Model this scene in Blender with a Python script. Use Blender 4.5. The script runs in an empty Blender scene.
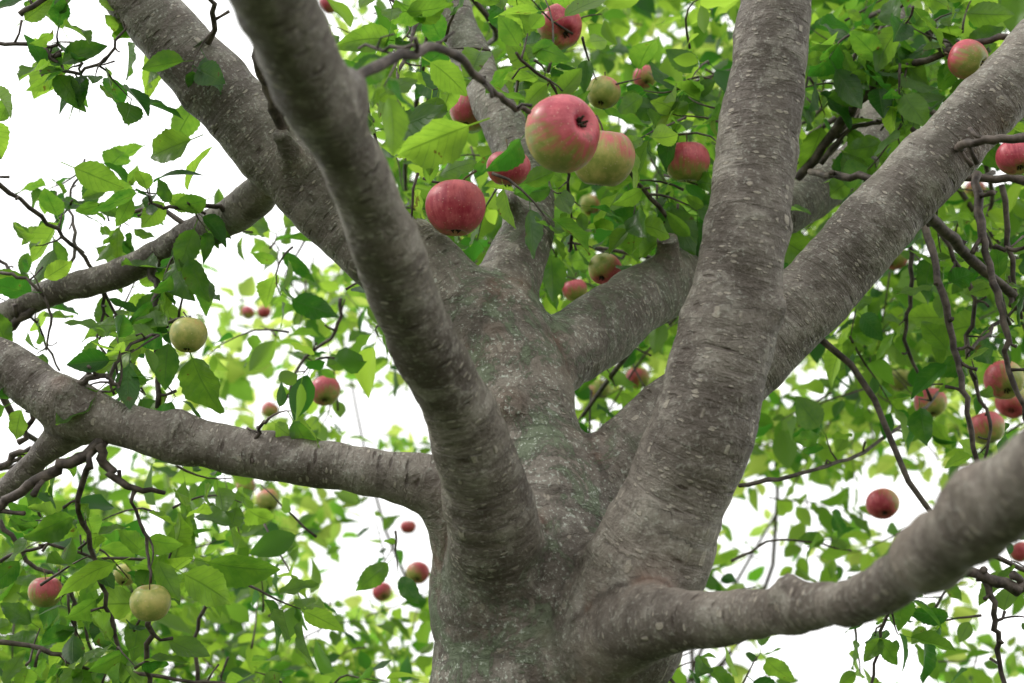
import bpy, math, random
import numpy as np
from mathutils import Vector, Matrix, noise as mnoise

rng = np.random.default_rng(7)
random.seed(7)
scene = bpy.context.scene
scene.view_settings.view_transform = 'Standard'
scene.view_settings.look = 'None'
scene.view_settings.exposure = 0

# ------------------------------------------------------------------ survey frame
PITCH = math.radians(25)
CAM = np.array([0, 0, 1.45])
FWD = np.array([0, math.cos(PITCH), math.sin(PITCH)])
UPV = np.array([0, -math.sin(PITCH), math.cos(PITCH)])
RGT = np.array([1.0, 0, 0])
FL = 1422.0
def site(u, v, d):
    """bearing (u,v) and range d -> world position in metres"""
    return CAM + d * FWD + RGT * ((u - 512) / FL * d) + UPV * ((341.5 - v) / FL * d)
def unit(a):
    a = np.asarray(a, float)
    return a / (np.linalg.norm(a, axis=-1, keepdims=True) + 1e-12)

# ------------------------------------------------------------------ node helpers
def new_mat(name):
    m = bpy.data.materials.new(name); m.use_nodes = True
    nt = m.node_tree; nt.nodes.clear()
    return m, nt
class NB:
    def __init__(s, nt): s.nt = nt
    def n(s, t, **kw):
        nd = s.nt.nodes.new(t)
        for k, v in kw.items(): setattr(nd, k, v)
        return nd
    def l(s, a, b): s.nt.links.new(a, b)
    def setin(s, sock, v):
        if isinstance(v, bpy.types.NodeSocket): s.l(v, sock)
        elif v is not None: sock.default_value = v
    def math(s, op, a, b=None, c=None, clamp=False):
        nd = s.n('ShaderNodeMath', operation=op); nd.use_clamp = clamp
        s.setin(nd.inputs[0], a)
        if b is not None: s.setin(nd.inputs[1], b)
        if c is not None: s.setin(nd.inputs[2], c)
        return nd.outputs[0]
    def vmul(s, v, vec):
        nd = s.n('ShaderNodeVectorMath', operation='MULTIPLY'); s.setin(nd.inputs[0], v); nd.inputs[1].default_value = vec
        return nd.outputs[0]
    def mix(s, f, a, b, mode='MIX'):
        nd = s.n('ShaderNodeMix', data_type='RGBA', blend_type=mode)
        s.setin(nd.inputs[0], f)
        for i, x in ((6, a), (7, b)):
            if isinstance(x, tuple) and len(x) == 3: x = x + (1,)
            s.setin(nd.inputs[i], x)
        return nd.outputs[2]
    def fmix(s, f, a, b):
        nd = s.n('ShaderNodeMix', data_type='FLOAT')
        s.setin(nd.inputs[0], f); s.setin(nd.inputs[2], a); s.setin(nd.inputs[3], b)
        return nd.outputs[0]
    def noise(s, vec, scale, detail=4, rough=.55, dist=0):
        nd = s.n('ShaderNodeTexNoise')
        if vec is not None: s.l(vec, nd.inputs['Vector'])
        nd.inputs['Scale'].default_value = scale; nd.inputs['Detail'].default_value = detail
        nd.inputs['Roughness'].default_value = rough; nd.inputs['Distortion'].default_value = dist
        return nd.outputs[0]
    def voro(s, vec, scale, feature='F1'):
        nd = s.n('ShaderNodeTexVoronoi', feature=feature)
        s.l(vec, nd.inputs['Vector']); nd.inputs['Scale'].default_value = scale
        return nd
    def rng(s, v, a, b, c=0.0, d=1.0, smooth=True):
        nd = s.n('ShaderNodeMapRange'); nd.interpolation_type = 'SMOOTHSTEP' if smooth else 'LINEAR'
        s.setin(nd.inputs[0], v)
        for i, x in enumerate((a, b, c, d)): nd.inputs[i + 1].default_value = x
        return nd.outputs[0]
    def attr(s, name):
        return s.n('ShaderNodeAttribute', attribute_name=name)

# ------------------------------------------------------------------ bark
def bark_material():
    m, nt = new_mat('apple_bark'); b = NB(nt)
    bk = b.attr('bark_uv').outputs['Vector']
    cr = b.attr('crotch').outputs['Fac']
    li = b.attr('lichen').outputs['Fac']
    ob = b.n('ShaderNodeTexCoord').outputs['Object']
    inv = b.math('SUBTRACT', 1.0, cr)
    # small pale lenticels: short dashes across the limb
    vo = b.voro(b.vmul(bk, (95, 95, 230)), 1.0)
    sepc = b.n('ShaderNodeSeparateColor'); b.l(vo.outputs['Color'], sepc.inputs[0])
    lent = b.rng(b.math('SUBTRACT', b.math('MULTIPLY', sepc.outputs[0], 0.42), vo.outputs['Distance']), -0.05, 0.08)
    lent = b.math('MULTIPLY', lent, b.math('GREATER_THAN', sepc.outputs[1], 0.40))
    lent = b.math('MULTIPLY', lent, inv)
    # larger sparse dark ones
    vo2 = b.voro(b.vmul(bk, (34, 34, 130)), 1.0)
    sep2 = b.n('ShaderNodeSeparateColor'); b.l(vo2.outputs['Color'], sep2.inputs[0])
    l2 = b.math('MULTIPLY', b.rng(vo2.outputs['Distance'], 0.30, 0.12), b.math('GREATER_THAN', sep2.outputs[0], 0.70))
    l2 = b.math('MULTIPLY', l2, inv)
    wr = b.noise(b.vmul(bk, (18, 18, 105)), 1.0, 5, .64, .5)
    big = b.noise(ob, 8, 4, .65)
    mid = b.noise(ob, 30, 6, .68, .5)
    fine = b.noise(ob, 230, 4, .7)
    wr = b.fmix(cr, wr, mid)
    col = b.mix(b.rng(big, .38, .62), (0.092, 0.072, 0.058), (0.225, 0.194, 0.164))
    col = b.mix(b.math('MULTIPLY', li, .35), col, (0.27, 0.245, 0.205))
    col = b.mix(b.math('MULTIPLY', b.rng(mid, .52, .62), .50), col, (0.36, 0.33, 0.285))
    col = b.mix(b.math('MULTIPLY', b.rng(mid, .47, .36), .50), col, (0.075, 0.056, 0.043))
    col = b.mix(b.math('MULTIPLY', b.rng(wr, .48, .37), .50), col, (0.062, 0.046, 0.035))
    col = b.mix(b.math('MULTIPLY', b.rng(fine, .54, .66), .30), col, (0.42, 0.39, 0.35))
    col = b.mix(b.math('MULTIPLY', b.rng(fine, .44, .32), .40), col, (0.06, 0.045, 0.035))
    col = b.mix(b.math('MULTIPLY', lent, .75), col, (0.43, 0.38, 0.315))
    col = b.mix(b.math('MULTIPLY', l2, .85), col, (0.05, 0.031, 0.022))
    # old crotch bark: dark, rusty
    rust = b.rng(big, .48, .60)
    col = b.mix(b.math('MULTIPLY', b.rng(cr, .5, 1.0), .40), col, (0.055, 0.040, 0.03))
    col = b.mix(b.math('MULTIPLY', b.math('MULTIPLY', cr, rust), .55), col, (0.17, 0.074, 0.038))
    # lichen and algae
    lc = b.math('MULTIPLY', b.rng(li, .05, .6), b.rng(b.noise(ob, 17, 7, .80, .8), .49, .57))
    col = b.mix(b.math('MULTIPLY', lc, .60), col, (0.125, 0.195, 0.10))
    lw = b.rng(fine, .565, .62)
    col = b.mix(b.math('MULTIPLY', b.math('ADD', li, .12), b.math('MULTIPLY', lw, b.rng(mid, .42, .52)), clamp=True), col, (0.60, 0.64, 0.56))
    # height
    h = b.math('MULTIPLY', wr, 1.3)
    h = b.math('MULTIPLY_ADD', mid, 1.3, h)
    h = b.math('MULTIPLY_ADD', fine, .5, h)
    h = b.math('MULTIPLY_ADD', lent, .40, h)
    h = b.math('MULTIPLY_ADD', l2, -.35, h)
    h = b.math('MULTIPLY_ADD', lc, .35, h)
    bp = b.n('ShaderNodeBump'); bp.inputs['Strength'].default_value = .95; bp.inputs['Distance'].default_value = 0.0042
    b.l(h, bp.inputs['Height'])
    p = b.n('ShaderNodeBsdfPrincipled'); b.l(col, p.inputs['Base Color']); p.inputs['Roughness'].default_value = .55
    p.inputs['Specular IOR Level'].default_value = .45
    b.l(bp.outputs[0], p.inputs['Normal'])
    o = b.n('ShaderNodeOutputMaterial'); b.l(p.outputs[0], o.inputs[0])
    return m
BARK = bark_material()

def twig_material():
    m, nt = new_mat('twig_bark'); b = NB(nt)
    ob = b.n('ShaderNodeTexCoord').outputs['Object']
    a = b.noise(ob, 60, 4, .65)
    col = b.mix(b.rng(a, .35, .68), (0.030, 0.020, 0.016), (0.13, 0.10, 0.082))
    bp = b.n('ShaderNodeBump'); bp.inputs['Strength'].default_value = .8; bp.inputs['Distance'].default_value = .002
    b.l(a, bp.inputs['Height'])
    p = b.n('ShaderNodeBsdfPrincipled'); b.l(col, p.inputs['Base Color']); p.inputs['Roughness'].default_value = .65
    b.l(bp.outputs[0], p.inputs['Normal'])
    o = b.n('ShaderNodeOutputMaterial'); b.l(p.outputs[0], o.inputs[0])
    return m
TWIG = twig_material()

def leaf_material(name, dark, light, tdark, tlight, tw, detail=True):
    m, nt = new_mat(name); b = NB(nt)
    lv = b.attr('leaf_var').outputs['Fac']
    if detail:
        uv = b.attr('leaf_uv').outputs['Vector']
        sx = b.n('ShaderNodeSeparateXYZ'); b.l(uv, sx.inputs[0])
        t, s = sx.outputs[0], sx.outputs[1]
        ab = b.math('ABSOLUTE', s)
        ph = b.math('MULTIPLY_ADD', ab, -1.9, b.math('MULTIPLY', t, 8.0))
        fr = b.math('PINGPONG', ph, .5)
        side = b.rng(fr, .11, .0)
        mid = b.rng(ab, .08, .02)
        vein = b.math('MAXIMUM', mid, b.math('MULTIPLY', side, .65))
        ob = b.n('ShaderNodeTexCoord').outputs['Object']
        mot = b.noise(ob, 55, 3, .6)
        f = b.math('ADD', lv, b.math('MULTIPLY', b.math('SUBTRACT', mot, .5), .7), clamp=True)
    else: f = lv
    col = b.mix(f, dark, light)
    tc = b.mix(f, tdark, tlight)
    if detail:
        col = b.mix(b.math('MULTIPLY', vein, .5), col, tuple(min(1, x * 1.9 + .03) for x in light))
        tc = b.mix(b.math('MULTIPLY', vein, .5), tc, tuple(x * .45 for x in tdark))
        sp = b.rng(mot, .67, .71)
        col = b.mix(b.math('MULTIPLY', sp, .8), col, (0.12, 0.065, 0.02))
        tc = b.mix(b.math('MULTIPLY', sp, .8), tc, (0.16, 0.09, 0.02))
    under = b.n('ShaderNodeNewGeometry').outputs['Backfacing']
    col = b.mix(b.math('MULTIPLY', under, .35), col, (0.12, 0.18, 0.09))
    if name != 'orchard_leaf':
        p = b.n('ShaderNodeBsdfPrincipled'); b.l(col, p.inputs['Base Color']); p.inputs['Roughness'].default_value = .40
        p.inputs['Specular IOR Level'].default_value = .4
    else:
        p = b.n('ShaderNodeBsdfDiffuse'); b.l(col, p.inputs['Color'])
    if detail:
        bp = b.n('ShaderNodeBump'); bp.inputs['Strength'].default_value = .6; bp.inputs['Distance'].default_value = .0015
        b.l(b.math('MULTIPLY', vein, -1.0), bp.inputs['Height'])
        b.l(bp.outputs[0], p.inputs['Normal'])
    tr = b.n('ShaderNodeBsdfTranslucent'); b.l(tc, tr.inputs[0])
    mx = b.n('ShaderNodeMixShader'); mx.inputs[0].default_value = tw
    b.l(p.outputs[0], mx.inputs[1]); b.l(tr.outputs[0], mx.inputs[2])
    o = b.n('ShaderNodeOutputMaterial'); b.l(mx.outputs[0], o.inputs[0])
    return m
LEAF = leaf_material('apple_leaf', (0.020, 0.064, 0.014), (0.080, 0.155, 0.025), (0.055, 0.23, 0.018), (0.50, 0.82, 0.07), .55)
LEAF_MID = leaf_material('crown_leaf', (0.020, 0.064, 0.014), (0.080, 0.155, 0.025), (0.06, 0.25, 0.018), (0.56, 0.86, 0.08), .58, False)
LEAF_FAR = leaf_material('orchard_leaf', (0.035, 0.09, 0.018), (0.12, 0.19, 0.035), (0.18, 0.50, 0.035), (0.80, 0.95, 0.20), .66, False)  # far leaves paler and more translucent: backlit brightness put into the colour

def apple_material():
    m, nt = new_mat('apple_skin'); b = NB(nt)
    bl = b.attr('blush').outputs['Fac']; st = b.attr('streak').outputs['Vector']
    ob = b.n('ShaderNodeTexCoord').outputs['Object']
    str_ = b.noise(b.vmul(st, (7, 7, 1.2)), 1.0, 6, .7)
    mot = b.noise(ob, 45, 5, .65)
    f = b.math('MULTIPLY_ADD', b.math('SUBTRACT', str_, .5), .95, bl)
    f = b.math('MULTIPLY_ADD', b.math('SUBTRACT', mot, .5), 1.1, f)
    base = b.mix(b.rng(mot, .35, .65), (0.26, 0.31, 0.065), (0.52, 0.47, 0.14))
    red = b.mix(b.rng(b.math('ADD', b.math('MULTIPLY', str_, .35), b.math('MULTIPLY', mot, .65)), .36, .64), (0.36, 0.018, 0.050), (0.64, 0.13, 0.155))
    col = b.mix(b.rng(f, .20, .74), base, red)
    dots = b.voro(ob, 210)
    col = b.mix(b.math('MULTIPLY', b.rng(dots.outputs['Distance'], .20, .08), .45), col, (0.72, 0.50, 0.36))
    rs = b.rng(b.noise(ob, 26, 5, .7), .64, .72)
    col = b.mix(b.math('MULTIPLY', rs, .6), col, (0.16, 0.085, 0.04))
    p = b.n('ShaderNodeBsdfPrincipled'); b.l(col, p.inputs['Base Color'])
    b.l(b.rng(mot, .3, .7, .32, .55), p.inputs['Roughness'])
    p.inputs['Subsurface Weight'].default_value = .08; p.inputs['Subsurface Radius'].default_value = (.012, .006, .003)
    o = b.n('ShaderNodeOutputMaterial'); b.l(p.outputs[0], o.inputs[0])
    return m
APPLE = apple_material()
def plain(name, c, r=.8):
    m, nt = new_mat(name); b = NB(nt)
    ob = b.n('ShaderNodeTexCoord').outputs['Object']
    col = b.mix(b.noise(ob, 150, 3), tuple(x * .5 for x in c), tuple(x * 1.4 for x in c))
    p = b.n('ShaderNodeBsdfPrincipled'); b.l(col, p.inputs['Base Color']); p.inputs['Roughness'].default_value = r
    o = b.n('ShaderNodeOutputMaterial'); b.l(p.outputs[0], o.inputs[0]); return m
STEM = plain('apple_stem', (0.09, 0.06, 0.03)); CALYX = plain('calyx', (0.05, 0.035, 0.02))

# ------------------------------------------------------------------ mesh helpers
def link(ob, parent=None):
    scene.collection.objects.link(ob)
    if parent is not None: ob.parent = parent
    return ob
def mesh_from(name, V, quads, smooth=True):
    me = bpy.data.meshes.new(name)
    V = np.asarray(V, np.float32); Q = np.asarray(quads, np.int32); k = Q.shape[1]
    me.vertices.add(len(V)); me.vertices.foreach_set('co', V.ravel())
    me.loops.add(Q.size); me.loops.foreach_set('vertex_index', Q.ravel())
    me.polygons.add(len(Q)); me.polygons.foreach_set('loop_start', np.arange(0, Q.size, k, dtype=np.int32))
    me.update(calc_edges=True)
    if smooth: me.polygons.foreach_set('use_smooth', np.ones(len(Q), bool))
    return me
def catmull(P, n):
    P = np.asarray(P, float)
    E = np.vstack([2 * P[0] - P[1], P, 2 * P[-1] - P[-2]])
    out = []
    for i in range(1, len(E) - 2):
        for t in np.linspace(0, 1, n, endpoint=False):
            a, b_, c, d = E[i - 1], E[i], E[i + 1], E[i + 2]
            out.append(.5 * (2 * b_ + (c - a) * t + (2 * a - 5 * b_ + 4 * c - d) * t * t + (3 * b_ - a - 3 * c + d) * t ** 3))
    out.append(E[-2]); return np.array(out)
def frames(P):
    T = unit(np.gradient(P, axis=0)); N = np.zeros_like(P)
    a = np.array([0.3, -1, .2]); n = unit(a - T[0] * a.dot(T[0]))
    for i in range(len(P)):
        n = unit(n - T[i] * n.dot(T[i])); N[i] = n
    return T, N, np.cross(T, N)
class Tubes:
    def __init__(s): s.V = []; s.Q = []; s.n = 0
    def add(s, P, R, k=6):
        P = np.asarray(P); R = np.asarray(R)
        T, N, B = frames(P)
        a = np.arange(k) / k * 2 * math.pi
        ring = P[:, None] + R[:, None, None] * (np.cos(a)[None, :, None] * N[:, None] + np.sin(a)[None, :, None] * B[:, None])
        V = ring.reshape(-1, 3); m = len(P)
        i = np.arange(m - 1)[:, None] * k; j = np.arange(k)[None]; j2 = (j + 1) % k
        Q = np.stack([i + j, i + j2, i + k + j2, i + k + j], -1).reshape(-1, 4) + s.n
        s.V += [V, P[0][None], P[-1][None]]; s.Q.append(Q)
        c0 = s.n + m * k; c1 = c0 + 1; jj = np.arange(k); l = s.n + (m - 1) * k
        s.Q.append(np.stack([np.full(k, c0), s.n + (jj + 1) % k, s.n + jj, np.full(k, c0)], -1)[:, :4])
        s.Q.append(np.stack([np.full(k, c1), l + jj, l + (jj + 1) % k, np.full(k, c1)], -1)[:, :4])
        s.n += m * k + 2
    def mesh(s, name):
        V = np.vstack(s.V); Q = np.vstack(s.Q)
        faces = [tuple(q) if q[0] != q[3] else tuple(q[:3]) for q in Q.tolist()]
        me = bpy.data.meshes.new(name); me.from_pydata(V.tolist(), [], faces); me.update()
        me.polygons.foreach_set('use_smooth', np.ones(len(me.polygons), bool))
        return me

# ------------------------------------------------------------------ main limbs
# (u, v, range, apparent width) along each limb
LIMBS = {
 'trunk': ([(540, 690, 1.52, 225), (540, 620, 1.53, 215), (538, 560, 1.54, 190), (540, 500, 1.56, 140), (528, 440, 1.60, 108), (512, 380, 1.64, 100), (497, 330, 1.69, 92)], 1.0),
 'limb_upper_left': ([(520, 400, 1.64, 76), (478, 342, 1.68, 96), (430, 288, 1.70, 94), (365, 238, 1.72, 84), (288, 165, 1.72, 76), (212, 82, 1.72, 70), (128, -10, 1.72, 64), (20, -130, 1.72, 58)], .2),
 'limb_front': ([(500, 590, 1.47, 100), (490, 510, 1.40, 90), (468, 440, 1.34, 76), (434, 365, 1.27, 70), (390, 265, 1.18, 64), (345, 155, 1.07, 66), (296, 50, .97, 78), (258, -30, .90, 86), (205, -170, .80, 92)], 0),
 'limb_right': ([(585, 700, 1.47, 110), (628, 610, 1.42, 126), (668, 520, 1.40, 112), (698, 440, 1.39, 102), (722, 350, 1.40, 96), (744, 250, 1.42, 87), (758, 150, 1.45, 79), (770, 40, 1.48, 74), (782, -80, 1.52, 70)], .05),
 'limb_far_right': ([(550, 545, 1.55, 90), (610, 478, 1.58, 86), (700, 398, 1.60, 84), (800, 304, 1.62, 80), (895, 203, 1.64, 72), (985, 107, 1.66, 68), (1060, 30, 1.68, 66), (1160, -90, 1.7, 62)], .15),
 'limb_middle': ([(510, 380, 1.66, 70), (560, 352, 1.72, 76), (615, 318, 1.80, 70), (675, 278, 1.9, 60), (740, 238, 2.0, 52), (810, 195, 2.1, 46), (862, 155, 2.2, 38), (880, 90, 2.3, 32), (905, 0, 2.4, 26)], .3),
 'limb_rear': ([(495, 345, 1.69, 84), (508, 285, 1.75, 64), (532, 215, 1.83, 50), (522, 160, 1.92, 46), (490, 100, 2.0, 42), (462, 40, 2.1, 38), (440, -40, 2.2, 34)], .3),
 'limb_left': ([(470, 545, 1.50, 60), (440, 492, 1.48, 64), (385, 474, 1.48, 50), (310, 464, 1.49, 47), (215, 446, 1.50, 46), (120, 426, 1.51, 44), (60, 404, 1.52, 50), (20, 376, 1.53, 46), (-60, 330, 1.54, 42)], .1),
 'limb_low_right': ([(590, 660, 1.42, 80), (650, 620, 1.33, 72), (715, 616, 1.27, 54), (780, 613, 1.19, 46), (840, 599, 1.10, 46), (890, 576, 1.02, 50), (940, 549, .95, 60), (985, 514, .88, 66), (1040, 470, .82, 78), (1130, 405, .74, 88)], .05),
 'limb_left_rear': ([(285, 165, 1.76, 38), (240, 210, 1.80, 36), (190, 238, 1.84, 33), (120, 273, 1.88, 29), (55, 294, 1.9, 27), (-30, 328, 1.95, 25)], 0),
 'limb_left_low': ([(90, 420, 1.53, 32), (52, 446, 1.55, 26), (20, 478, 1.58, 25), (-40, 525, 1.62, 24)], 0),
 # stubs, spurs and pruning scars
 'stub_a': ([(672, 290, 1.88, 36), (670, 262, 1.85, 24), (667, 238, 1.83, 20)], 0),
 'stub_b': ([(500, 404, 1.62, 26), (507, 404, 1.565, 24), (511, 404, 1.545, 15)], .3),
 'stub_c': ([(72, 410, 1.52, 30), (66, 393, 1.50, 20), (63, 386, 1.49, 17)], 0),
 'stub_d': ([(528, 225, 1.80, 22), (514, 207, 1.77, 15), (509, 196, 1.75, 12)], 0),
 'stub_e': ([(790, 606, 1.18, 22), (788, 590, 1.17, 15), (786, 581, 1.165, 11)], 0),
 'stub_f': ([(298, 170, 1.70, 32), (288, 150, 1.66, 20), (280, 130, 1.64, 13)], 0),
 'stub_g': ([(392, 258, 1.17, 34), (376, 246, 1.14, 22)], 0),
 'stub_h': ([(965, 520, .90, 50), (968, 490, .88, 28), (972, 480, .87, 18)], 0),
 'stub_i': ([(925, 552, .97, 44), (930, 533, .95, 30)], 0),
 'stub_j': ([(330, 105, 1.02, 40), (352, 84, 1.04, 22)], 0),
 'stub_m': ([(745, 300, 1.42, 40), (775, 310, 1.385, 20)], 0),
 'stub_n': ([(180, 440, 1.5, 24), (178, 420, 1.49, 14)], 0),
}
BR = []
for i, (nm, (pts, lich)) in enumerate(LIMBS.items()):
    Pw = np.array([site(u, v, d) for u, v, d, w in pts]); Rw = np.array([w * .5 * d / FL for u, v, d, w in pts])
    if nm == 'trunk':
        p0 = Pw[0]
        low = np.array([[p0[0] - .01, p0[1] + .03, 0.0 - .15], [p0[0] - .01, p0[1] + .03, .12], [p0[0], p0[1] + .025, .5], [p0[0] + .004, p0[1] + .02, 1.0], [p0[0] + .002, p0[1] + .01, p0[2] - .25]])
        Pw = np.vstack([low, Pw]); Rw = np.concatenate([[.24, .185, .145, .13, .123], Rw])
    big = not nm.startswith('stub')
    PR = catmull(np.hstack([Pw, Rw[:, None]]), 4 if big else 3)
    P, R = PR[:, :3], PR[:, 3]
    if big:
        s = np.concatenate([[0], np.cumsum(np.linalg.norm(np.diff(P, axis=0), axis=1))])
        R = R * (1 + .03 * np.sin(s * 23 + i * 2) + .03 * np.sin(s * 57 + i))
        wob = np.array([[mnoise.noise(Vector((x * 6, i * 7.3, 0))), mnoise.noise(Vector((x * 6, i * 7.3, 9))), mnoise.noise(Vector((x * 6, i * 7.3, 19)))] for x in s])
        P = P + wob * .009
    T, N, B = frames(P)
    s = np.concatenate([[0], np.cumsum(np.linalg.norm(np.diff(P, axis=0), axis=1))])
    BR.append(dict(name=nm, P=P, R=R, N=N, B=B, s=s + i * 3.1, lich=lich, big=big))

def branch_dist(br, X):
    A = br['P'][:-1]; Bq = br['P'][1:]; ra = br['R'][:-1]; rb = br['R'][1:]
    AB = Bq - A; L2 = (AB ** 2).sum(1)
    AP = X[:, None] - A[None]
    t = np.clip((AP * AB[None]).sum(-1) / L2[None], 0, 1)
    D = AP - t[..., None] * AB[None]
    dist = np.sqrt((D ** 2).sum(-1)) + 1e-9
    f = dist - (ra[None] + t * (rb - ra)[None])
    k = f.argmin(1); r = np.arange(len(X))
    return f[r, k], D[r, k] / dist[r, k][:, None], k, t[r, k], D[r, k]
def smin(X, K=.010):
    f = np.empty((len(BR), len(X))); g = np.empty((len(BR), len(X), 3))
    for i, br in enumerate(BR):
        f[i], g[i], _, _, _ = branch_dist(br, X)
    m = f.min(0); w = np.exp(-(f - m) / K); S = w.sum(0)
    F = m - K * np.log(S)
    G = (w[..., None] * g).sum(0) / S[:, None]
    return F, G
def project(X, it=3):
    for _ in range(it):
        for c in range(0, len(X), 15000):
            F, G = smin(X[c:c + 15000]); n2 = np.maximum((G ** 2).sum(1), .25)
            X[c:c + 15000] -= (np.clip(F, -.02, .02) / n2)[:, None] * G
    return X
def remesh(me, vox, smooth=0):
    ob = bpy.data.objects.new('tmp', me); scene.collection.objects.link(ob)
    m = ob.modifiers.new('r', 'REMESH'); m.mode = 'VOXEL'; m.voxel_size = vox
    if smooth:
        q = ob.modifiers.new('s', 'SMOOTH'); q.iterations = smooth; q.factor = .5
    dg = bpy.context.evaluated_depsgraph_get()
    out = bpy.data.meshes.new_from_object(ob.evaluated_get(dg))
    bpy.data.objects.remove(ob); return out
def co(me):
    a = np.empty(len(me.vertices) * 3, np.float32); me.vertices.foreach_get('co', a); return a.reshape(-1, 3).astype(float)
tb = Tubes()
for br in BR: tb.add(br['P'], br['R'], 20)
me = remesh(tb.mesh('t'), .008, 2)
X = project(co(me), 2); me.vertices.foreach_set('co', X.astype(np.float32).ravel()); me.update()
me = remesh(me, .0050, 3)
X = project(co(me), 1)
# lumps and growth rings
F = np.full((len(BR), len(X)), 9.); KK = np.zeros((len(BR), len(X)), int); TT = np.zeros((len(BR), len(X))); DD = np.zeros((len(BR), len(X), 3))
for i, br in enumerate(BR):
    for c in range(0, len(X), 15000):
        sl = slice(c, c + 15000)
        F[i, sl], _, KK[i, sl], TT[i, sl], DD[i, sl] = branch_dist(br, X[sl])
isbig = np.array([b['big'] for b in BR])
Fb = F.copy(); Fb[~isbig] = 9
o = np.argsort(Fb, axis=0)[:2]; r = np.arange(len(X)); nb = o[0]
diff = Fb[o[1], r] - Fb[o[0], r]
crotch = np.exp(-np.maximum(diff, 0) / .014)
stubd = F[~isbig].min(0); crotch = np.maximum(crotch, np.exp(-np.maximum(stubd, 0) / .006) * .8)
uvb = np.zeros((len(X), 3)); lich = np.zeros(len(X))
W = np.exp(-(Fb - Fb.min(0)) / .03); W /= W.sum(0)
for i, br in enumerate(BR):
    lich += W[i] * br['lich']
    m_ = nb == i
    k = KK[i][m_]; t = TT[i][m_][:, None]
    N = br['N'][k] * (1 - t) + br['N'][k + 1] * t; Bn = br['B'][k] * (1 - t) + br['B'][k + 1] * t
    s_ = br['s'][k] + t[:, 0] * (br['s'][k + 1] - br['s'][k])
    uvb[m_] = np.stack([(DD[i][m_] * N).sum(1), (DD[i][m_] * Bn).sum(1), s_], 1)
nrm = np.empty(len(X) * 3, np.float32); me.vertices.foreach_set('co', X.astype(np.float32).ravel()); me.update()
me.vertices.foreach_get('normal', nrm); nrm = nrm.reshape(-1, 3)
disp = np.zeros(len(X))
for j in range(len(X)):
    u = uvb[j]; x = X[j]
    n1 = mnoise.noise(Vector((x[0] * 26, x[1] * 26, x[2] * 26)))
    n2 = mnoise.noise(Vector((u[0] * 10, u[1] * 10, u[2] * 50)))
    n3 = mnoise.noise(Vector((x[0] * 75, x[1] * 75, x[2] * 75)))
    disp[j] = n1 * .0030 + n2 * .0014 * (1 - crotch[j]) + n3 * .0010 * (1 + 1.6 * crotch[j])
X = X + nrm * disp[:, None]
me.vertices.foreach_set('co', X.astype(np.float32).ravel()); me.update()
me.name = 'trunk_and_limbs'
me.attributes.new('bark_uv', 'FLOAT_VECTOR', 'POINT').data.foreach_set('vector', uvb.astype(np.float32).ravel())
me.attributes.new('crotch', 'FLOAT', 'POINT').data.foreach_set('value', crotch.astype(np.float32))
me.attributes.new('lichen', 'FLOAT', 'POINT').data.foreach_set('value', lich.astype(np.float32))
me.polygons.foreach_set('use_smooth', np.ones(len(me.polygons), bool))
me.materials.clear(); me.materials.append(BARK)
print('bark verts', len(X))
tree = bpy.data.objects.new('apple_tree', None); link(tree)
link(bpy.data.objects.new('trunk_and_limbs', me), tree)

# ------------------------------------------------------------------ fruit positions (bearing, apparent size, range, ...)
def cdir(x, y, z): return RGT * x + UPV * y - FWD * z
R_, G_ = 'red_apple', 'green_apple'
FRUIT = [(563, 132, 78, 1.36, .66, -cdir(.58, .22, .72), cdir(.45, .8, .1), R_), (602, 158, 64, 1.52, .18, cdir(.1, 1, .1), cdir(.3, 1, .0), R_),
 (456, 208, 60, 1.66, .74, cdir(.0, .9, -.2), cdir(0, .6, .6), R_), (560, 28, 46, 1.95, .72, None, cdir(.3, .8, .2), R_), (687, 162, 46, 1.9, .50, cdir(0, 1, 0), cdir(0, .9, .3), R_),
 (603, 93, 34, 1.95, .15, None, None, R_), (645, 77, 24, 2.6, .8, None, None, R_), (508, 168, 44, 1.62, .66, cdir(0, 1, .1), cdir(0, .6, .6), R_), (605, 270, 34, 2.0, .6, None, None, R_),
 (575, 290, 25, 2.4, .7, None, None, R_), (325, 391, 31, 2.5, .70, None, None, R_), (46, 592, 34, 1.8, .25, cdir(0, 1, 0), cdir(.2, .7, .5), R_),
 (150, 603, 40, 1.5, -.2, cdir(0, 1, .1), None, G_), (188, 335, 38, 1.65, -.15, cdir(0, .9, -.3), None, G_), (125, 575, 24, 2.2, -.2, None, None, G_),
 (968, 60, 40, 1.80, .7, None, None, R_), (1016, 157, 38, 1.58, .65, None, None, R_)]
for u, v, px, rd in [(418, 573, 24, .7), (382, 592, 20, .7), (408, 527, 16, .7), (246, 487, 20, .7), (270, 410, 18, .6), (883, 504, 33, .55), (930, 403, 32, .60),
    (248, 313, 14, .5), (264, 312, 14, .5), (638, 378, 24, .5), (600, 390, 22, .3), (622, 352, 18, .6), (328, 5, 20, .9), (900, 380, 26, .4), (895, 258, 26, .3), (452, 36, 18, .7),
    (1004, 380, 40, .4), (986, 428, 36, .25), (590, 205, 22, .6), (470, 112, 42, .25), (268, 500, 24, .1), (545, 205, 22, .5), (1020, 552, 22, .5),
    (1012, 402, 34, .5), (975, 190, 20, .7)]:
    FRUIT.append((u, v, px, min(86. / px, 5.0), rd, None, None, R_))
FP = np.array([site(*f[:2], f[3]) for f in FRUIT]); FR = np.array([f[2] * .5 * f[3] / FL for f in FRUIT])
FD = FP - CAM; FLn = np.linalg.norm(FD, axis=1); FDu = FD / FLn[:, None]

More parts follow.
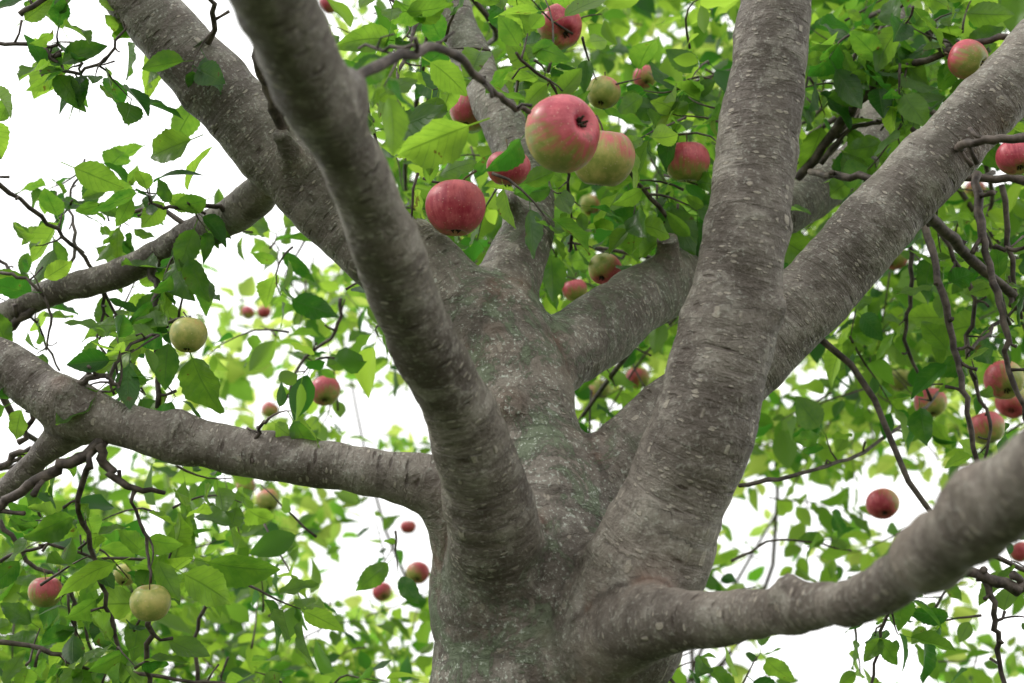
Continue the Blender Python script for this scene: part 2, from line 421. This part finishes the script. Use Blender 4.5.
# ------------------------------------------------------------------ leaves
class Leaves:
    def __init__(s): s.b = []; s.d = []; s.n = []; s.L = []; s.v = []
    def add(s, b, d, n, L, v, force=False):
        if not force:   # fruit hangs free of the foliage
            c = b + unit(d) * L * .75; q = c - CAM; t = FDu @ q
            off = np.linalg.norm(q[None] - t[:, None] * FDu, axis=1)
            lim = FR * np.clip(t / FLn, .2, 1) * .80 + L * .18
            if np.any((t > 0) & (t < FLn + .03) & (off < lim)): return
        s.b.append(b); s.d.append(d); s.n.append(n); s.L.append(L); s.v.append(v)
    def build(s, name, nt_, ns_, mat, parent, serr=0.0, widthk=.29):
        b = np.array(s.b); d = unit(np.array(s.d)); n = np.array(s.n); L = np.array(s.L)[:, None, None]; lv = np.array(s.v)
        n = unit(n - d * (n * d).sum(1, keepdims=True)); w = np.cross(n, d)
        t = np.concatenate([[-.28, -.01], np.linspace(0.03, 1, nt_)]); sgn = np.linspace(-1, 1, ns_)
        tt = np.clip(t, 0, 1)
        prof = np.sin(np.pi * tt ** .80) ** .78 * (1 - .25 * tt ** 4)
        prof[-1] = .0
        if serr:
            prof = prof * (1 + serr * ((np.arange(len(t)) % 2) * 2 - 1))
        prof = np.maximum(prof * widthk, .011)
        M = len(b); K = len(t)
        fold = rng.uniform(.05, .6, (M, 1, 1)); curl = rng.normal(.12, .20, (M, 1, 1)); twist = rng.normal(0, .3, (M, 1, 1))
        wf = rng.uniform(.80, 1.15, (M, 1, 1)); ph = rng.uniform(0, 6, (M, 1, 1)); amp = rng.uniform(.0, .06, (M, 1, 1))
        bend = rng.normal(0, .09, (M, 1, 1))
        T = t[None, :, None]; S = sgn[None, None, :]; Pf = prof[None, :, None] * wf
        x = T + .28 + 0 * S + 0 * fold
        tw = twist * T
        yy = S * Pf; z0 = fold * np.abs(S) * Pf + amp * np.sin(T * 14 + ph + S * 2) * np.abs(S) * (tt[None, :, None] > 0)
        y = yy * np.cos(tw) - z0 * np.sin(tw) + bend * T * T
        z = yy * np.sin(tw) + z0 * np.cos(tw) - curl * (T + .0) ** 2 * np.sign(T + 1e-9)
        V = b[:, None, None] + L[..., None] * (x[..., None] * d[:, None, None] + y[..., None] * w[:, None, None] + z[..., None] * n[:, None, None])
        idx = np.arange(K * ns_).reshape(K, ns_)
        q = np.stack([idx[:-1, :-1], idx[1:, :-1], idx[1:, 1:], idx[:-1, 1:]], -1).reshape(-1, 4)
        Q = (q[None] + (np.arange(M) * K * ns_)[:, None, None]).reshape(-1, 4)
        m = mesh_from(name, V.reshape(-1, 3), Q)
        if mat is LEAF:
            uv = np.zeros((M, K, ns_, 3), np.float32); uv[..., 0] = t[None, :, None]; uv[..., 1] = S; uv[..., 2] = lv[:, None, None]
            m.attributes.new('leaf_uv', 'FLOAT_VECTOR', 'POINT').data.foreach_set('vector', uv.ravel())
        m.attributes.new('leaf_var', 'FLOAT', 'POINT').data.foreach_set('value', np.repeat(lv, K * ns_).astype(np.float32))
        m.materials.append(mat)
        print(name, M, 'leaves')
        return link(bpy.data.objects.new(name, m), parent)

UP = np.array([0, 0, 1.0])
def spray(P0, D, length, leaves, tubes, size, vbase, r0=.003, step=.026, spread=1.0, droop=.35):
    n = 5; D = unit(D); P = [np.array(P0)]
    side = rng.normal(0, .12, 3)
    for i in range(n):
        D = unit(D + side + rng.normal(0, .10, 3) - UP * droop * .12)
        P.append(P[-1] + D * length / n)
    P = np.array(P); tubes.add(P, np.linspace(r0, r0 * .35, len(P)), 5)
    cnt = max(3, int(length / step)); a = rng.uniform(0, 6.28)
    for j in range(cnt + 2):
        f = min(1.0, (j + .6) / cnt) * n; k = min(int(f), n - 1); p = P[k] + (P[k + 1] - P[k]) * (f - k)
        T = unit(P[k + 1] - P[k]); a += 2.4 + rng.normal(0, .4)
        q = unit(np.cross(T, [.3, .2, 1])); q2 = np.cross(T, q)
        out = q * math.cos(a) + q2 * math.sin(a)
        d = unit(out * rng.uniform(.6, 1.3) * spread + T * rng.uniform(.2, 1.0) - UP * rng.uniform(0, .55))
        nn = UP * rng.uniform(.2, 1.0) + rng.normal(0, .55, 3)
        leaves.add(p, d, nn, size * rng.uniform(.5, 1.2), np.clip(vbase + rng.normal(0, .28), 0, 1))

# ---- hero twigs (u,v,range) + apparent widths
near_t = Tubes(); near_l = Leaves()
TW = [
 ([(340, 92, 1.03), (375, 68, 1.08), (440, 46, 1.15), (475, 72, 1.22), (500, 96, 1.28), (528, 112, 1.33)], 13, 5),
 ([(440, 46, 1.15), (400, 50, 1.17), (360, 48, 1.2)], 6, 3),
 ([(284, 140, 1.66), (268, 90, 1.62), (256, 55, 1.6), (262, 10, 1.6)], 13, 5),
 ([(200, 60, 1.72), (215, 20, 1.66), (205, -20, 1.6)], 7, 4),
 ([(200, 238, 1.83), (160, 208, 1.85), (130, 212, 1.86), (95, 205, 1.88)], 6, 3),
 ([(240, 215, 1.8), (215, 205, 1.78), (175, 208, 1.75), (150, 203, 1.73)], 6, 3),
 ([(-30, 150, 1.8), (20, 200, 1.85), (65, 238, 1.88), (95, 272, 1.9), (120, 330, 1.9), (145, 395, 1.9)], 5, 2.5),
 ([(152, 262, 1.86), (156, 300, 1.82), (159, 350, 1.8), (158, 408, 1.78)], 8, 5),
 ([(158, 330, 1.8), (175, 320, 1.77), (188, 318, 1.75)], 4, 3),
 ([(-20, 350, 1.9), (20, 320, 1.9), (60, 285, 1.9), (110, 272, 1.9)], 10, 6),
 ([(60, 400, 1.5), (85, 380, 1.5), (108, 378, 1.5), (118, 392, 1.5)], 8, 4),
 ([(108, 378, 1.5), (125, 350, 1.52), (160, 335, 1.55)], 4, 3),
 ([(105, 440, 1.5), (70, 462, 1.5), (30, 486, 1.5), (-10, 512, 1.5)], 13, 8),
 ([(100, 440, 1.5), (108, 470, 1.5), (130, 488, 1.5), (165, 492, 1.52)], 11, 4),
 ([(88, 455, 1.52), (80, 500, 1.55), (95, 560, 1.58), (112, 620, 1.6), (125, 700, 1.62)], 6, 4),
 ([(130, 488, 1.5), (146, 540, 1.52), (150, 580, 1.5)], 4, 3),
 ([(150, 615, 1.58), (148, 660, 1.6), (150, 710, 1.62)], 6, 5),
 ([(-20, 640, 1.7), (40, 648, 1.7), (90, 668, 1.7), (180, 678, 1.7), (250, 690, 1.7)], 6, 3),
 ([(0, 560, 1.8), (50, 545, 1.8), (110, 560, 1.8), (190, 555, 1.8)], 4, 2.5),
 ([(1060, 138, 1.5), (1010, 138, 1.52), (972, 142, 1.54), (955, 150, 1.62)], 10, 8),
 ([(1060, 182, 1.7), (980, 178, 1.75), (900, 180, 1.8), (850, 178, 1.85), (812, 172, 1.95)], 9, 7),
 ([(926, 225, 1.85), (938, 280, 1.8), (955, 350, 1.78), (966, 400, 1.76), (984, 482, 1.75)], 8, 5),
 ([(955, 350, 1.78), (975, 345, 1.8), (1000, 322, 1.84), (1040, 300, 1.86)], 4, 3),
 ([(976, 172, 1.7), (983, 235, 1.66), (992, 275, 1.64), (1004, 320, 1.62), (1012, 370, 1.62), (1030, 430, 1.62)], 9, 5),
 ([(992, 245, 1.65), (1012, 250, 1.64), (1030, 245, 1.62)], 5, 4),
 ([(920, 205, 1.66), (960, 248, 1.75), (1000, 285, 1.8), (1050, 330, 1.9)], 12, 9),
 ([(738, 486, 1.9), (790, 475, 1.95), (850, 458, 2.05), (905, 424, 2.2), (940, 392, 2.35)], 5, 3),
 ([(700, 250, 1.9), (665, 215, 1.86), (630, 175, 1.8), (590, 130, 1.65), (548, 85, 1.5), (515, 55, 1.45)], 5, 3),
 ([(800, 178, 2.05), (835, 130, 2.0), (870, 90, 1.95), (900, 70, 1.9), (948, 50, 1.85), (1000, 38, 1.82), (1060, 40, 1.8)], 10, 6),
 ([(850, 112, 2.0), (838, 95, 2.0), (846, 70, 2.0), (880, 30, 2.0), (930, 25, 2.0), (948, 50, 1.95)], 6, 4),
 ([(820, 165, 2.0), (850, 130, 2.0), (885, 120, 2.0), (905, 95, 2.0)], 6, 3),
 ([(1040, 588, 1.6), (1000, 582, 1.6), (975, 572, 1.6), (945, 568, 1.62)], 14, 9),
 ([(985, 578, 1.6), (995, 620, 1.6), (1000, 660, 1.6), (1006, 710, 1.6)], 7, 4),
 ([(905, 560, 1.7), (895, 600, 1.72), (880, 640, 1.75), (870, 700, 1.75)], 4, 3),
 ([(570, 250, 1.9), (572, 225, 1.85), (568, 200, 1.8), (570, 170, 1.7)], 4, 3),
 ([(62, 55, 1.7), (40, 62, 1.7), (45, 80, 1.7)], 5, 3),
 ([(-10, 45, 1.7), (50, 45, 1.7), (80, 60, 1.7), (78, 85, 1.7)], 4, 2.5),
 ([(20, 15, 1.7), (60, -10, 1.7), (120, -30, 1.7)], 6, 4),
 ([(0, 470, 1.8), (25, 450, 1.8), (60, 445, 1.8)], 8, 4),
 ([(80, 430, 2.2), (20, 465, 2.2), (-20, 470, 2.2)], 6, 4),
 ([(690, 700, 2.0), (660, 660, 2.0), (700, 640, 2.1)], 4, 3),
 ([(262, 452, 1.5), (258, 432, 1.48), (268, 420, 1.47)], 5, 3),
 ([(-20, 250, 2.0), (10, 268, 2.0), (22, 300, 1.95), (40, 330, 1.95), (60, 370, 1.95)], 4, 2),
 ([(60, 285, 1.9), (75, 240, 1.95), (70, 200, 2.0), (85, 160, 2.0)], 4, 2),
 ([(95, 272, 1.9), (105, 305, 1.9), (98, 345, 1.9), (130, 380, 1.9)], 4, 2),
 ([(0, 520, 1.9), (30, 560, 1.9), (75, 600, 1.9), (90, 650, 1.9)], 5, 3),
 ([(200, 690, 2.0), (195, 640, 2.0), (215, 590, 2.0), (250, 560, 2.0)], 5, 2.5),
 ([(60, 690, 1.9), (75, 640, 1.9), (70, 590, 1.9)], 4, 2.5),
 ([(425, -10, 2.0), (410, 40, 1.95), (395, 90, 1.9), (405, 130, 1.9)], 5, 3),
 ([(500, 0, 2.0), (520, 50, 1.9), (515, 100, 1.8)], 5, 3),
 ([(1030, 100, 1.9), (980, 95, 1.9), (940, 110, 1.95)], 5, 3),
 ([(900, -10, 2.1), (880, 40, 2.1), (890, 90, 2.1)], 6, 4),
 ([(1040, 480, 2.2), (1000, 500, 2.2), (960, 560, 2.2), (930, 620, 2.2)], 5, 2.5),
 ([(730, 560, 2.4), (780, 540, 2.4), (850, 550, 2.4)], 3, 2),
 # drooping shoots of last year's growth
 ([(40, 45, 1.7), (72, 72, 1.7), (110, 55, 1.7), (128, 20, 1.7)], 4, 2.5),
 ([(905, 215, 2.0), (912, 280, 2.0), (905, 340, 2.0), (930, 400, 2.0)], 5, 3),
 ([(1002, 185, 1.9), (1010, 260, 1.9), (1022, 320, 1.9)], 6, 4),
 ([(940, 232, 1.9), (975, 300, 1.9), (968, 360, 1.9), (990, 420, 1.9), (985, 460, 1.9)], 5, 3),
 ([(340, 300, 2.3), (335, 330, 2.3), (300, 365, 2.3), (285, 400, 2.3)], 4, 2.5),
 ([(0, 275, 1.8), (30, 282, 1.8), (50, 310, 1.8), (48, 350, 1.8)], 4, 2),
 ([(20, 440, 1.6), (35, 415, 1.6), (25, 395, 1.6)], 6, 4),
]
def add_twig(pts, w0, w1, tubes):
    P = catmull([site(*p) for p in pts], 5); ds = np.interp(np.linspace(0, 1, len(P)), np.linspace(0, 1, len(pts)), [p[2] for p in pts])
    R = np.linspace(w0, w1, len(P)) * .5 * ds / FL
    P = P + rng.normal(0, .0018, P.shape); R = R * (1 + .22 * (rng.random(len(R)) - .4))
    tubes.add(P, R, 8)
    for k in range(2, len(P) - 1, 3):
        if rng.random() < .75:
            d = unit(rng.normal(0, 1, 3)); q = P[k] + d * rng.uniform(.008, .03)
            tubes.add(np.array([P[k], (P[k] + q) / 2 + rng.normal(0, .002, 3), q]), np.array([R[k] * .7, R[k] * .5, R[k] * .65]), 6)
    return P
for pts, w0, w1 in TW:
    P = add_twig(pts, w0, w1, near_t)
    if w0 < 9:
        for _ in range(max(1, len(pts) // 2)):
            k = rng.integers(len(P) // 3, len(P))
            spray(P[k], rng.normal(0, 1, 3) + UP * .2, rng.uniform(.03, .06), near_l, near_t, .050, .28, .0016)

# ---- single leaves (base, tip, range, depth change, roll, var)
HL = [(478, 122, 383, 158, 1.34, .02, .3, .75), (430, 62, 478, 92, 1.36, .03, -.4, .6), (388, 92, 420, 70, 1.4, .02, .5, .5),
 (520, 140, 492, 182, 1.42, -.02, .8, .02), (70, 166, 132, 192, 1.75, .03, .2, .55), (196, 138, 136, 160, 1.72, .03, -.3, .6),
 (70, 84, 90, 112, 1.7, .0, .2, .2), (62, 62, 40, 44, 1.7, .01, .4, .1), (25, 20, 62, -8, 1.7, .0, .2, .6), (115, 10, 95, -25, 1.7, 0, .2, .7),
 (158, 318, 118, 345, 1.76, .02, .3, .15), (160, 328, 178, 352, 1.75, .0, .6, .05), (188, 255, 208, 312, 1.72, .0, -.3, .25), (170, 278, 148, 304, 1.75, 0, .7, .15),
 (190, 352, 216, 424, 1.7, .0, -.4, .4), (170, 200, 150, 172, 1.75, 0, .5, .2), (205, 200, 168, 214, 1.75, 0, .5, .25), (100, 205, 66, 215, 1.86, 0, .5, .25),
 (100, 205, 128, 224, 1.86, 0, .2, .3), (105, 190, 75, 205, 1.86, 0, -.4, .5),
 (180, 572, 246, 606, 1.55, .02, .2, .6), (120, 562, 48, 580, 1.55, .0, .9, .6), (140, 545, 112, 590, 1.55, .0, .3, .2), (150, 540, 190, 550, 1.6, 0, -.3, .4),
 (200, 560, 285, 580, 1.7, .0, -.8, .3), (95, 600, 60, 630, 1.6, 0, .3, .3), (130, 650, 80, 676, 1.6, 0, .5, .25), (170, 640, 215, 668, 1.6, 0, .5, .5), (20, 560, -20, 600, 1.6, 0, .2, .1),
 (690, 236, 660, 205, 1.8, 0, .5, .4), (700, 205, 676, 196, 1.8, 0, .2, .5), (640, 190, 610, 215, 1.75, 0, .6, .5), (620, 150, 650, 130, 1.7, 0, .5, .6),
 (905, 70, 850, 92, 1.9, 0, .5, .4), (900, 60, 935, 92, 1.88, 0, .4, .5), (880, 30, 832, 52, 1.98, 0, .2, .5), (930, 25, 900, 2, 1.98, 0, .2, .3), (870, 90, 822, 100, 1.95, 0, .6, .2),
 (948, 50, 985, 78, 1.85, 0, .3, .5), (965, 50, 1010, 20, 1.85, 0, .3, .3), (846, 70, 815, 58, 2, 0, .3, .7), (885, 120, 925, 128, 2, 0, .5, .4), (850, 130, 870, 165, 2, 0, .2, .3),
 (545, 85, 510, 110, 1.5, 0, .4, .7), (560, 95, 590, 62, 1.5, 0, .5, .5), (530, 70, 495, 30, 1.48, 0, .6, .6), (520, 58, 556, 40, 1.48, 0, .5, .5),
 (0, 120, 18, 88, 1.8, 0, .2, .4), (10, 350, -14, 300, 1.85, 0, .3, .3), (60, 440, 40, 420, 1.8, 0, .3, .3), (880, 640, 905, 672, 1.7, 0, .2, .3), (880, 640, 860, 670, 1.7, 0, .2, .5)]
for bx, by, tx, ty, d, dd, roll, v in HL:
    a = site(bx, by, d); c = site(tx, ty, d + dd); D = unit(c - a)
    tocam = unit(CAM - a); nn = unit(tocam - D * tocam.dot(D)); w = np.cross(nn, D)
    nn = nn * math.cos(roll) + w * math.sin(roll)
    near_l.add(a - D * .012, D, nn, np.linalg.norm(c - a) * .80, v, bx in (478, 520, 180))
# leafy spur clusters standing near the limbs
for u, v, d, nspr, vb in [(20, 8, 1.8, 1, .4), (105, 10, 1.8, 2, .5), (200, 25, 1.9, 1, .4), (175, 195, 1.8, 2, .35), (60, 205, 1.9, 1, .3), (160, 300, 1.8, 1, .2), (330, 270, 2.0, 2, .3), (245, 235, 2.2, 2, .4),
    (380, 20, 1.6, 3, .4), (420, 95, 1.6, 2, .45), (455, 20, 1.7, 3, .4), (470, 150, 1.75, 2, .4), (505, 60, 1.6, 3, .5), (540, 75, 1.7, 2, .5), (610, 60, 1.8, 2, .4), (640, 130, 1.9, 2, .5), (660, 30, 1.9, 2, .35),
    (640, 185, 1.85, 2, .4), (690, 215, 1.9, 3, .35), (600, 225, 2.0, 3, .3), (570, 240, 2.0, 2, .25), (690, 100, 1.9, 2, .35), (840, 40, 1.95, 4, .25), (905, 45, 1.9, 4, .35), (870, 110, 1.95, 4, .3), (950, 90, 1.9, 3, .35), (990, 30, 1.9, 3, .4), (825, 100, 2.0, 3, .25),
    (940, 15, 1.9, 3, .3), (960, 210, 1.95, 2, .4), (1000, 240, 2.0, 3, .35), (1010, 300, 2.0, 2, .35), (20, 590, 1.7, 2, .2), (60, 520, 1.8, 2, .3), (110, 590, 1.7, 2, .35), (200, 520, 1.9, 2, .45), (215, 620, 1.8, 2, .5), (60, 640, 1.8, 3, .3), (150, 660, 1.8, 2, .4), (20, 670, 1.8, 3, .3), (270, 650, 2.1, 1, .55),
    (40, 370, 1.9, 1, .3), (970, 640, 1.9, 2, .4), (890, 650, 2.0, 2, .4), (1010, 640, 1.9, 1, .3), (720, 660, 2.0, 1, .4), (930, 300, 2.1, 2, .5), (370, 560, 2.1, 1, .4)]:
    p = site(u, v, d)
    for _ in range(nspr):
        spray(p + rng.normal(0, .045, 3), rng.normal(0, 1, 3), rng.uniform(.05, .11), near_l, near_t, .058, vb, .002, .016)

# ------------------------------------------------------------------ crown density (elevation rows x azimuth columns)
GRID = [
 "2310248877688888",
 "1100059988888888",
 "1001039999998876",
 "2223459999887788",
 "1024676799996888",
 "0245677779985888",
 "1356665666757887",
 "3457610567764433",
 "7777634556655155",
 "8888764566642144",
 "8888764566641146"]
def dens(u, v):
    x = min(max(u / 64 - .5, 0), 15); y = min(max(v / 62 - .5, 0), 10)
    x0, y0 = int(x), int(y); x1, y1 = min(x0 + 1, 15), min(y0 + 1, 10); fx, fy = x - x0, y - y0
    g = lambda a, b: int(GRID[b][a])
    return ((g(x0, y0) * (1 - fx) + g(x1, y0) * fx) * (1 - fy) + (g(x0, y1) * (1 - fx) + g(x1, y1) * fx) * fy) / 8.5
def fill(n, d0, d1, leaves, tubes, size, vb, L0, L1, mu, mv, power=1.8, cut=.3, step=.024, anchors=None, gap=-.05):
    c = 0; tries = 0
    while c < n and tries < n * 30:
        tries += 1
        u = rng.uniform(-mu, 1024 + mu); v = rng.uniform(-mv, 683 + mv * .4); d = rng.uniform(d0 ** 2, d1 ** 2) ** .5
        g = dens(u, v)
        if g < cut or rng.random() > g ** power: continue
        p = site(u, v, d)
        cl = mnoise.noise(Vector(p * 2.4))
        if cl < gap and rng.random() < .75: continue
        c += 1
        spray(p, rng.normal(0, 1, 3) + UP * .1, rng.uniform(L0, L1), leaves, tubes, size, np.clip(vb + cl * .7, .02, .98), .0022, step)
        if anchors is not None: anchors.append(p)
mid_t = Tubes(); mid_l = Leaves(); midA = []
fill(230, 1.95, 3.0, mid_l, mid_t, .058, .30, .06, .16, 220, 180, 2.6, .38, anchors=midA)
fill(560, 3.0, 4.4, mid_l, mid_t, .070, .42, .10, .22, 260, 220, 2.0, .3, anchors=midA)
fill(380, 2.4, 4.4, mid_l, mid_t, .068, .28, .10, .20, 120, 90, 2.0, .84, anchors=midA, gap=-.3)
for _ in range(150):   # unseen sprays added above and behind the viewer to shade the bark
    p = np.array([rng.uniform(-2.2, 2.4), rng.uniform(-1.6, 2.6), rng.uniform(3.3, 4.6)])
    q = p - CAM; dz = q.dot(FWD)
    if dz > .1 and abs(q.dot(RGT) / dz) < .42 and abs(q.dot(UPV) / dz) < .32: continue
    spray(p, rng.normal(0, 1, 3), rng.uniform(.15, .35), mid_l, mid_t, .08, .4)
far_t = Tubes(); far_l = Leaves(); farA = []
fill(1080, 4.4, 7.2, far_l, far_t, .090, .48, .14, .32, 200, 150, 1.6, .27, .026, anchors=farA)

near_l.build('near_leaves', 17, 5, LEAF, tree, .040, .31)
mid_l.build('crown_leaves', 7, 5, LEAF_MID, tree, 0, .31)

# branches that carry the outer sprays of the main tree
idx = rng.permutation(len(midA))
tips = [br['P'][-1] for br in BR if br['big']] + [site(880, 90, 2.3), site(690, 262, 1.9), site(120, 275, 1.88), site(60, 446, 1.55)]
nbr = 0
for i in idx:
    a = midA[i]; j = int(np.argmin([np.linalg.norm(a - t_) for t_ in tips])); b0 = tips[j]
    if np.linalg.norm(a - b0) > 1.3: continue
    nbr += 1
    if nbr > 26: break
    n_ = 5; P = np.array([b0 + (a - b0) * f for f in np.linspace(0, 1, n_)]) + rng.normal(0, .04, (n_, 3)) * np.array([0, 1, 1, .7, 0])[:, None]
    P = catmull(P, 4); mid_t.add(P, np.linspace(.006, .0018, len(P)), 6)
m = near_t.mesh('twigs'); m.materials.append(TWIG); link(bpy.data.objects.new('twigs', m), tree)
m = mid_t.mesh('crown_twigs'); m.materials.append(TWIG); link(bpy.data.objects.new('crown_twigs', m), tree)

# background orchard trees
orch = bpy.data.objects.new('background_apple_trees', None); link(orch)
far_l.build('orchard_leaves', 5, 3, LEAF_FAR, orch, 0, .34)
heads = []
for x, y in ((-2.9, 6.4), (.5, 7.0), (3.2, 6.2)):
    base = np.array([x, y, -.1]); head = np.array([x + .1, y, 1.7]); heads.append(head)
    P = catmull([base, base + [.03, 0, .6], base + [-.04, .03, 1.2], head], 5); far_t.add(P, np.linspace(.15, .09, len(P)), 12)
for i in rng.permutation(len(farA))[:20]:
    a = farA[i]; j = int(np.argmin([np.linalg.norm((a - h)[:2]) for h in heads])); h = heads[j]
    mid_ = h * .45 + a * .55 + np.array([0, 0, .1]) + rng.normal(0, .25, 3)
    P = catmull([h, h * .8 + a * .2 + rng.normal(0, .12, 3), mid_, a], 5); far_t.add(P, np.linspace(.020, .003, len(P)), 6)
m = far_t.mesh('orchard_limbs'); m.materials.append(TWIG); link(bpy.data.objects.new('orchard_limbs', m), orch)

# ------------------------------------------------------------------ apples
def apple(u, v, px, d, red=.7, stem_dir=None, blush_dir=None, kind='red_apple'):
    c = site(u, v, d); Rr = px * .5 * d / FL
    nu, nv = 40, 30
    th = np.linspace(0, math.pi, nv); ph = np.arange(nu) / nu * 2 * math.pi
    sq = rng.uniform(.84, .96)
    r = np.sin(th) ** .92 * (1 + .07 * np.cos(th)); z = sq * np.cos(th) - .36 * np.exp(-(th / .30) ** 2) + .26 * np.exp(-((math.pi - th) / .27) ** 2)
    lob = 1 + .022 * np.cos(5 * ph)[None] * (.5 - .5 * np.cos(th))[:, None] + .03 * np.cos(ph + u)[None] + .015 * np.cos(2 * ph + v)[None]
    V = np.stack([r[:, None] * np.cos(ph)[None] * lob, r[:, None] * np.sin(ph)[None] * lob, np.repeat(z[:, None], nu, 1)], -1) * Rr
    if stem_dir is None: stem_dir = UP + rng.normal(0, .32, 3) + FWD * .15
    Z = unit(stem_dir); Xa = unit(np.cross([.2, 1, .1], Z)); Ya = np.cross(Z, Xa); M = np.stack([Xa, Ya, Z], 1)
    if blush_dir is None: blush_dir = rng.normal(0, .7, 3) + np.array([-.2, -.1, .8])
    bd = unit(blush_dir) @ M
    Vf = V.reshape(-1, 3); bl = (unit(Vf) @ bd) * .52 + red
    i = np.arange(nv - 1)[:, None] * nu; j = np.arange(nu)[None]; j2 = (j + 1) % nu
    faces = [tuple(q) for q in np.stack([i + j, i + nu + j, i + nu + j2, i + j2], -1).reshape(-1, 4).tolist()]
    verts = Vf.tolist(); blv = bl.tolist(); matid = [0] * len(faces)
    strk = np.stack([np.cos(np.tile(ph, nv)), np.sin(np.tile(ph, nv)), np.repeat(th, nu)], 1).tolist()
    t2 = Tubes()
    lean = rng.normal(0, .12, 2)
    t2.add(np.array([[0, 0, .50], [lean[0] * .3, lean[1] * .3, .8], [lean[0], lean[1], 1.05], [lean[0] * 2.2, lean[1] * 2.2, 1.3]]) * Rr, np.array([.045, .032, .03, .05]) * Rr, 8)
    n_stem = sum(len(q) for q in t2.Q)
    for k in range(5):
        a = k * 1.257; dx, dy = math.cos(a), math.sin(a)
        t2.add(np.array([[dx * .03, dy * .03, -.60], [dx * .10, dy * .10, -.70], [dx * .15, dy * .15, -.80], [dx * .09, dy * .09, -.87]]) * Rr, np.array([.05, .045, .03, .006]) * Rr, 5)
    tm = np.vstack(t2.V).tolist(); off = len(verts)
    for qi, q in enumerate(np.vstack(t2.Q).tolist()):
        q = q if q[0] != q[3] else q[:3]
        faces.append(tuple(x + off for x in q)); matid.append(1 if qi < n_stem else 2)
    verts += tm; blv += [0] * len(tm); strk += [[0, 0, 0]] * len(tm)
    me = bpy.data.meshes.new(kind); me.from_pydata(verts, [], faces); me.update()
    for mm in (APPLE, STEM, CALYX): me.materials.append(mm)
    me.polygons.foreach_set('material_index', matid); me.polygons.foreach_set('use_smooth', [True] * len(faces))
    me.attributes.new('blush', 'FLOAT', 'POINT').data.foreach_set('value', blv)
    me.attributes.new('streak', 'FLOAT_VECTOR', 'POINT').data.foreach_set('vector', np.array(strk, np.float32).ravel())
    ob = bpy.data.objects.new(kind, me)
    ob.matrix_world = Matrix([list(M[0]) + [c[0]], list(M[1]) + [c[1]], list(M[2]) + [c[2]], [0, 0, 0, 1]])
    link(ob)
for f in FRUIT: apple(*f)

# ------------------------------------------------------------------ ground
bpy.ops.mesh.primitive_grid_add(x_subdivisions=60, y_subdivisions=60, size=400)
g = bpy.context.object; g.name = 'ground'
m, nt = new_mat('grass_ground'); b = NB(nt); ob = b.n('ShaderNodeTexCoord').outputs['Object']
col = b.mix(b.rng(b.noise(ob, 3, 8, .7), .35, .65), (0.035, 0.065, 0.018), (0.09, 0.13, 0.035))
col = b.mix(b.rng(b.noise(ob, .8, 4), .55, .7), col, (0.11, 0.09, 0.05))
bp = b.n('ShaderNodeBump'); b.l(b.noise(ob, 40, 6, .7), bp.inputs['Height']); bp.inputs['Distance'].default_value = .03
p = b.n('ShaderNodeBsdfPrincipled'); b.l(col, p.inputs['Base Color']); p.inputs['Roughness'].default_value = .9; b.l(bp.outputs[0], p.inputs['Normal'])
o_ = b.n('ShaderNodeOutputMaterial'); b.l(p.outputs[0], o_.inputs[0]); g.data.materials.append(m)
gp = np.stack([rng.uniform(-3, 3, 9000), rng.uniform(-1.5, 5, 9000)], 1); gd = unit(np.stack([rng.normal(0, .35, 9000), rng.normal(0, .35, 9000), np.ones(9000)], 1)); gh = rng.uniform(.05, .14, 9000)
sd = unit(np.cross(gd, rng.normal(0, 1, (9000, 3)))) * .003
p0 = np.column_stack([gp, np.zeros(9000)])
V = np.stack([p0 - sd, p0 + sd, p0 + gd * gh[:, None]], 1).reshape(-1, 3)
gm = mesh_from('grass', V, np.arange(27000).reshape(-1, 3)); gm.materials.append(m); link(bpy.data.objects.new('grass', gm))

# ------------------------------------------------------------------ light
sund = unit([-.95, -.02, 1.0])
w = bpy.data.worlds.new('World'); scene.world = w; w.use_nodes = True; nt = w.node_tree; nt.nodes.clear(); b = NB(nt)
sky = b.n('ShaderNodeTexSky', sky_type='NISHITA'); sky.sun_disc = False
sky.sun_elevation = math.asin(sund[2]); sky.sun_rotation = math.atan2(sund[0], sund[1]); sky.dust_density = 3
gen = b.n('ShaderNodeTexCoord').outputs['Generated']
cl = b.rng(b.noise(gen, 2.2, 3, .55), .3, .7, 11.0, 14.0)
cx = b.n('ShaderNodeCombineXYZ'); b.l(cl, cx.inputs[0]); b.l(b.math('MULTIPLY', cl, .995), cx.inputs[1]); b.l(b.math('MULTIPLY', cl, .98), cx.inputs[2])
c_ = b.mix(.90, sky.outputs[0], cx.outputs[0])
bg = b.n('ShaderNodeBackground'); b.l(c_, bg.inputs[0]); bg.inputs[1].default_value = .14
wo = b.n('ShaderNodeOutputWorld'); b.l(bg.outputs[0], wo.inputs[0])
sl = bpy.data.lights.new('sun', 'SUN'); sl.energy = 1.5; sl.angle = math.radians(10); sl.color = (1, .96, .9)
so = bpy.data.objects.new('sun', sl); so.rotation_euler = Vector(sund).to_track_quat('Z', 'Y').to_euler(); link(so)

# ------------------------------------------------------------------ camera
cd = bpy.data.cameras.new('camera'); cd.lens = 50; cd.sensor_width = 36; cd.clip_end = 1000; cd.clip_start = .02
cd.dof.use_dof = True; cd.dof.focus_distance = 1.62; cd.dof.aperture_fstop = 6.3
ca = bpy.data.objects.new('camera', cd); ca.location = CAM; ca.rotation_euler = (math.radians(90) + PITCH, 0, 0); link(ca)
scene.camera = ca
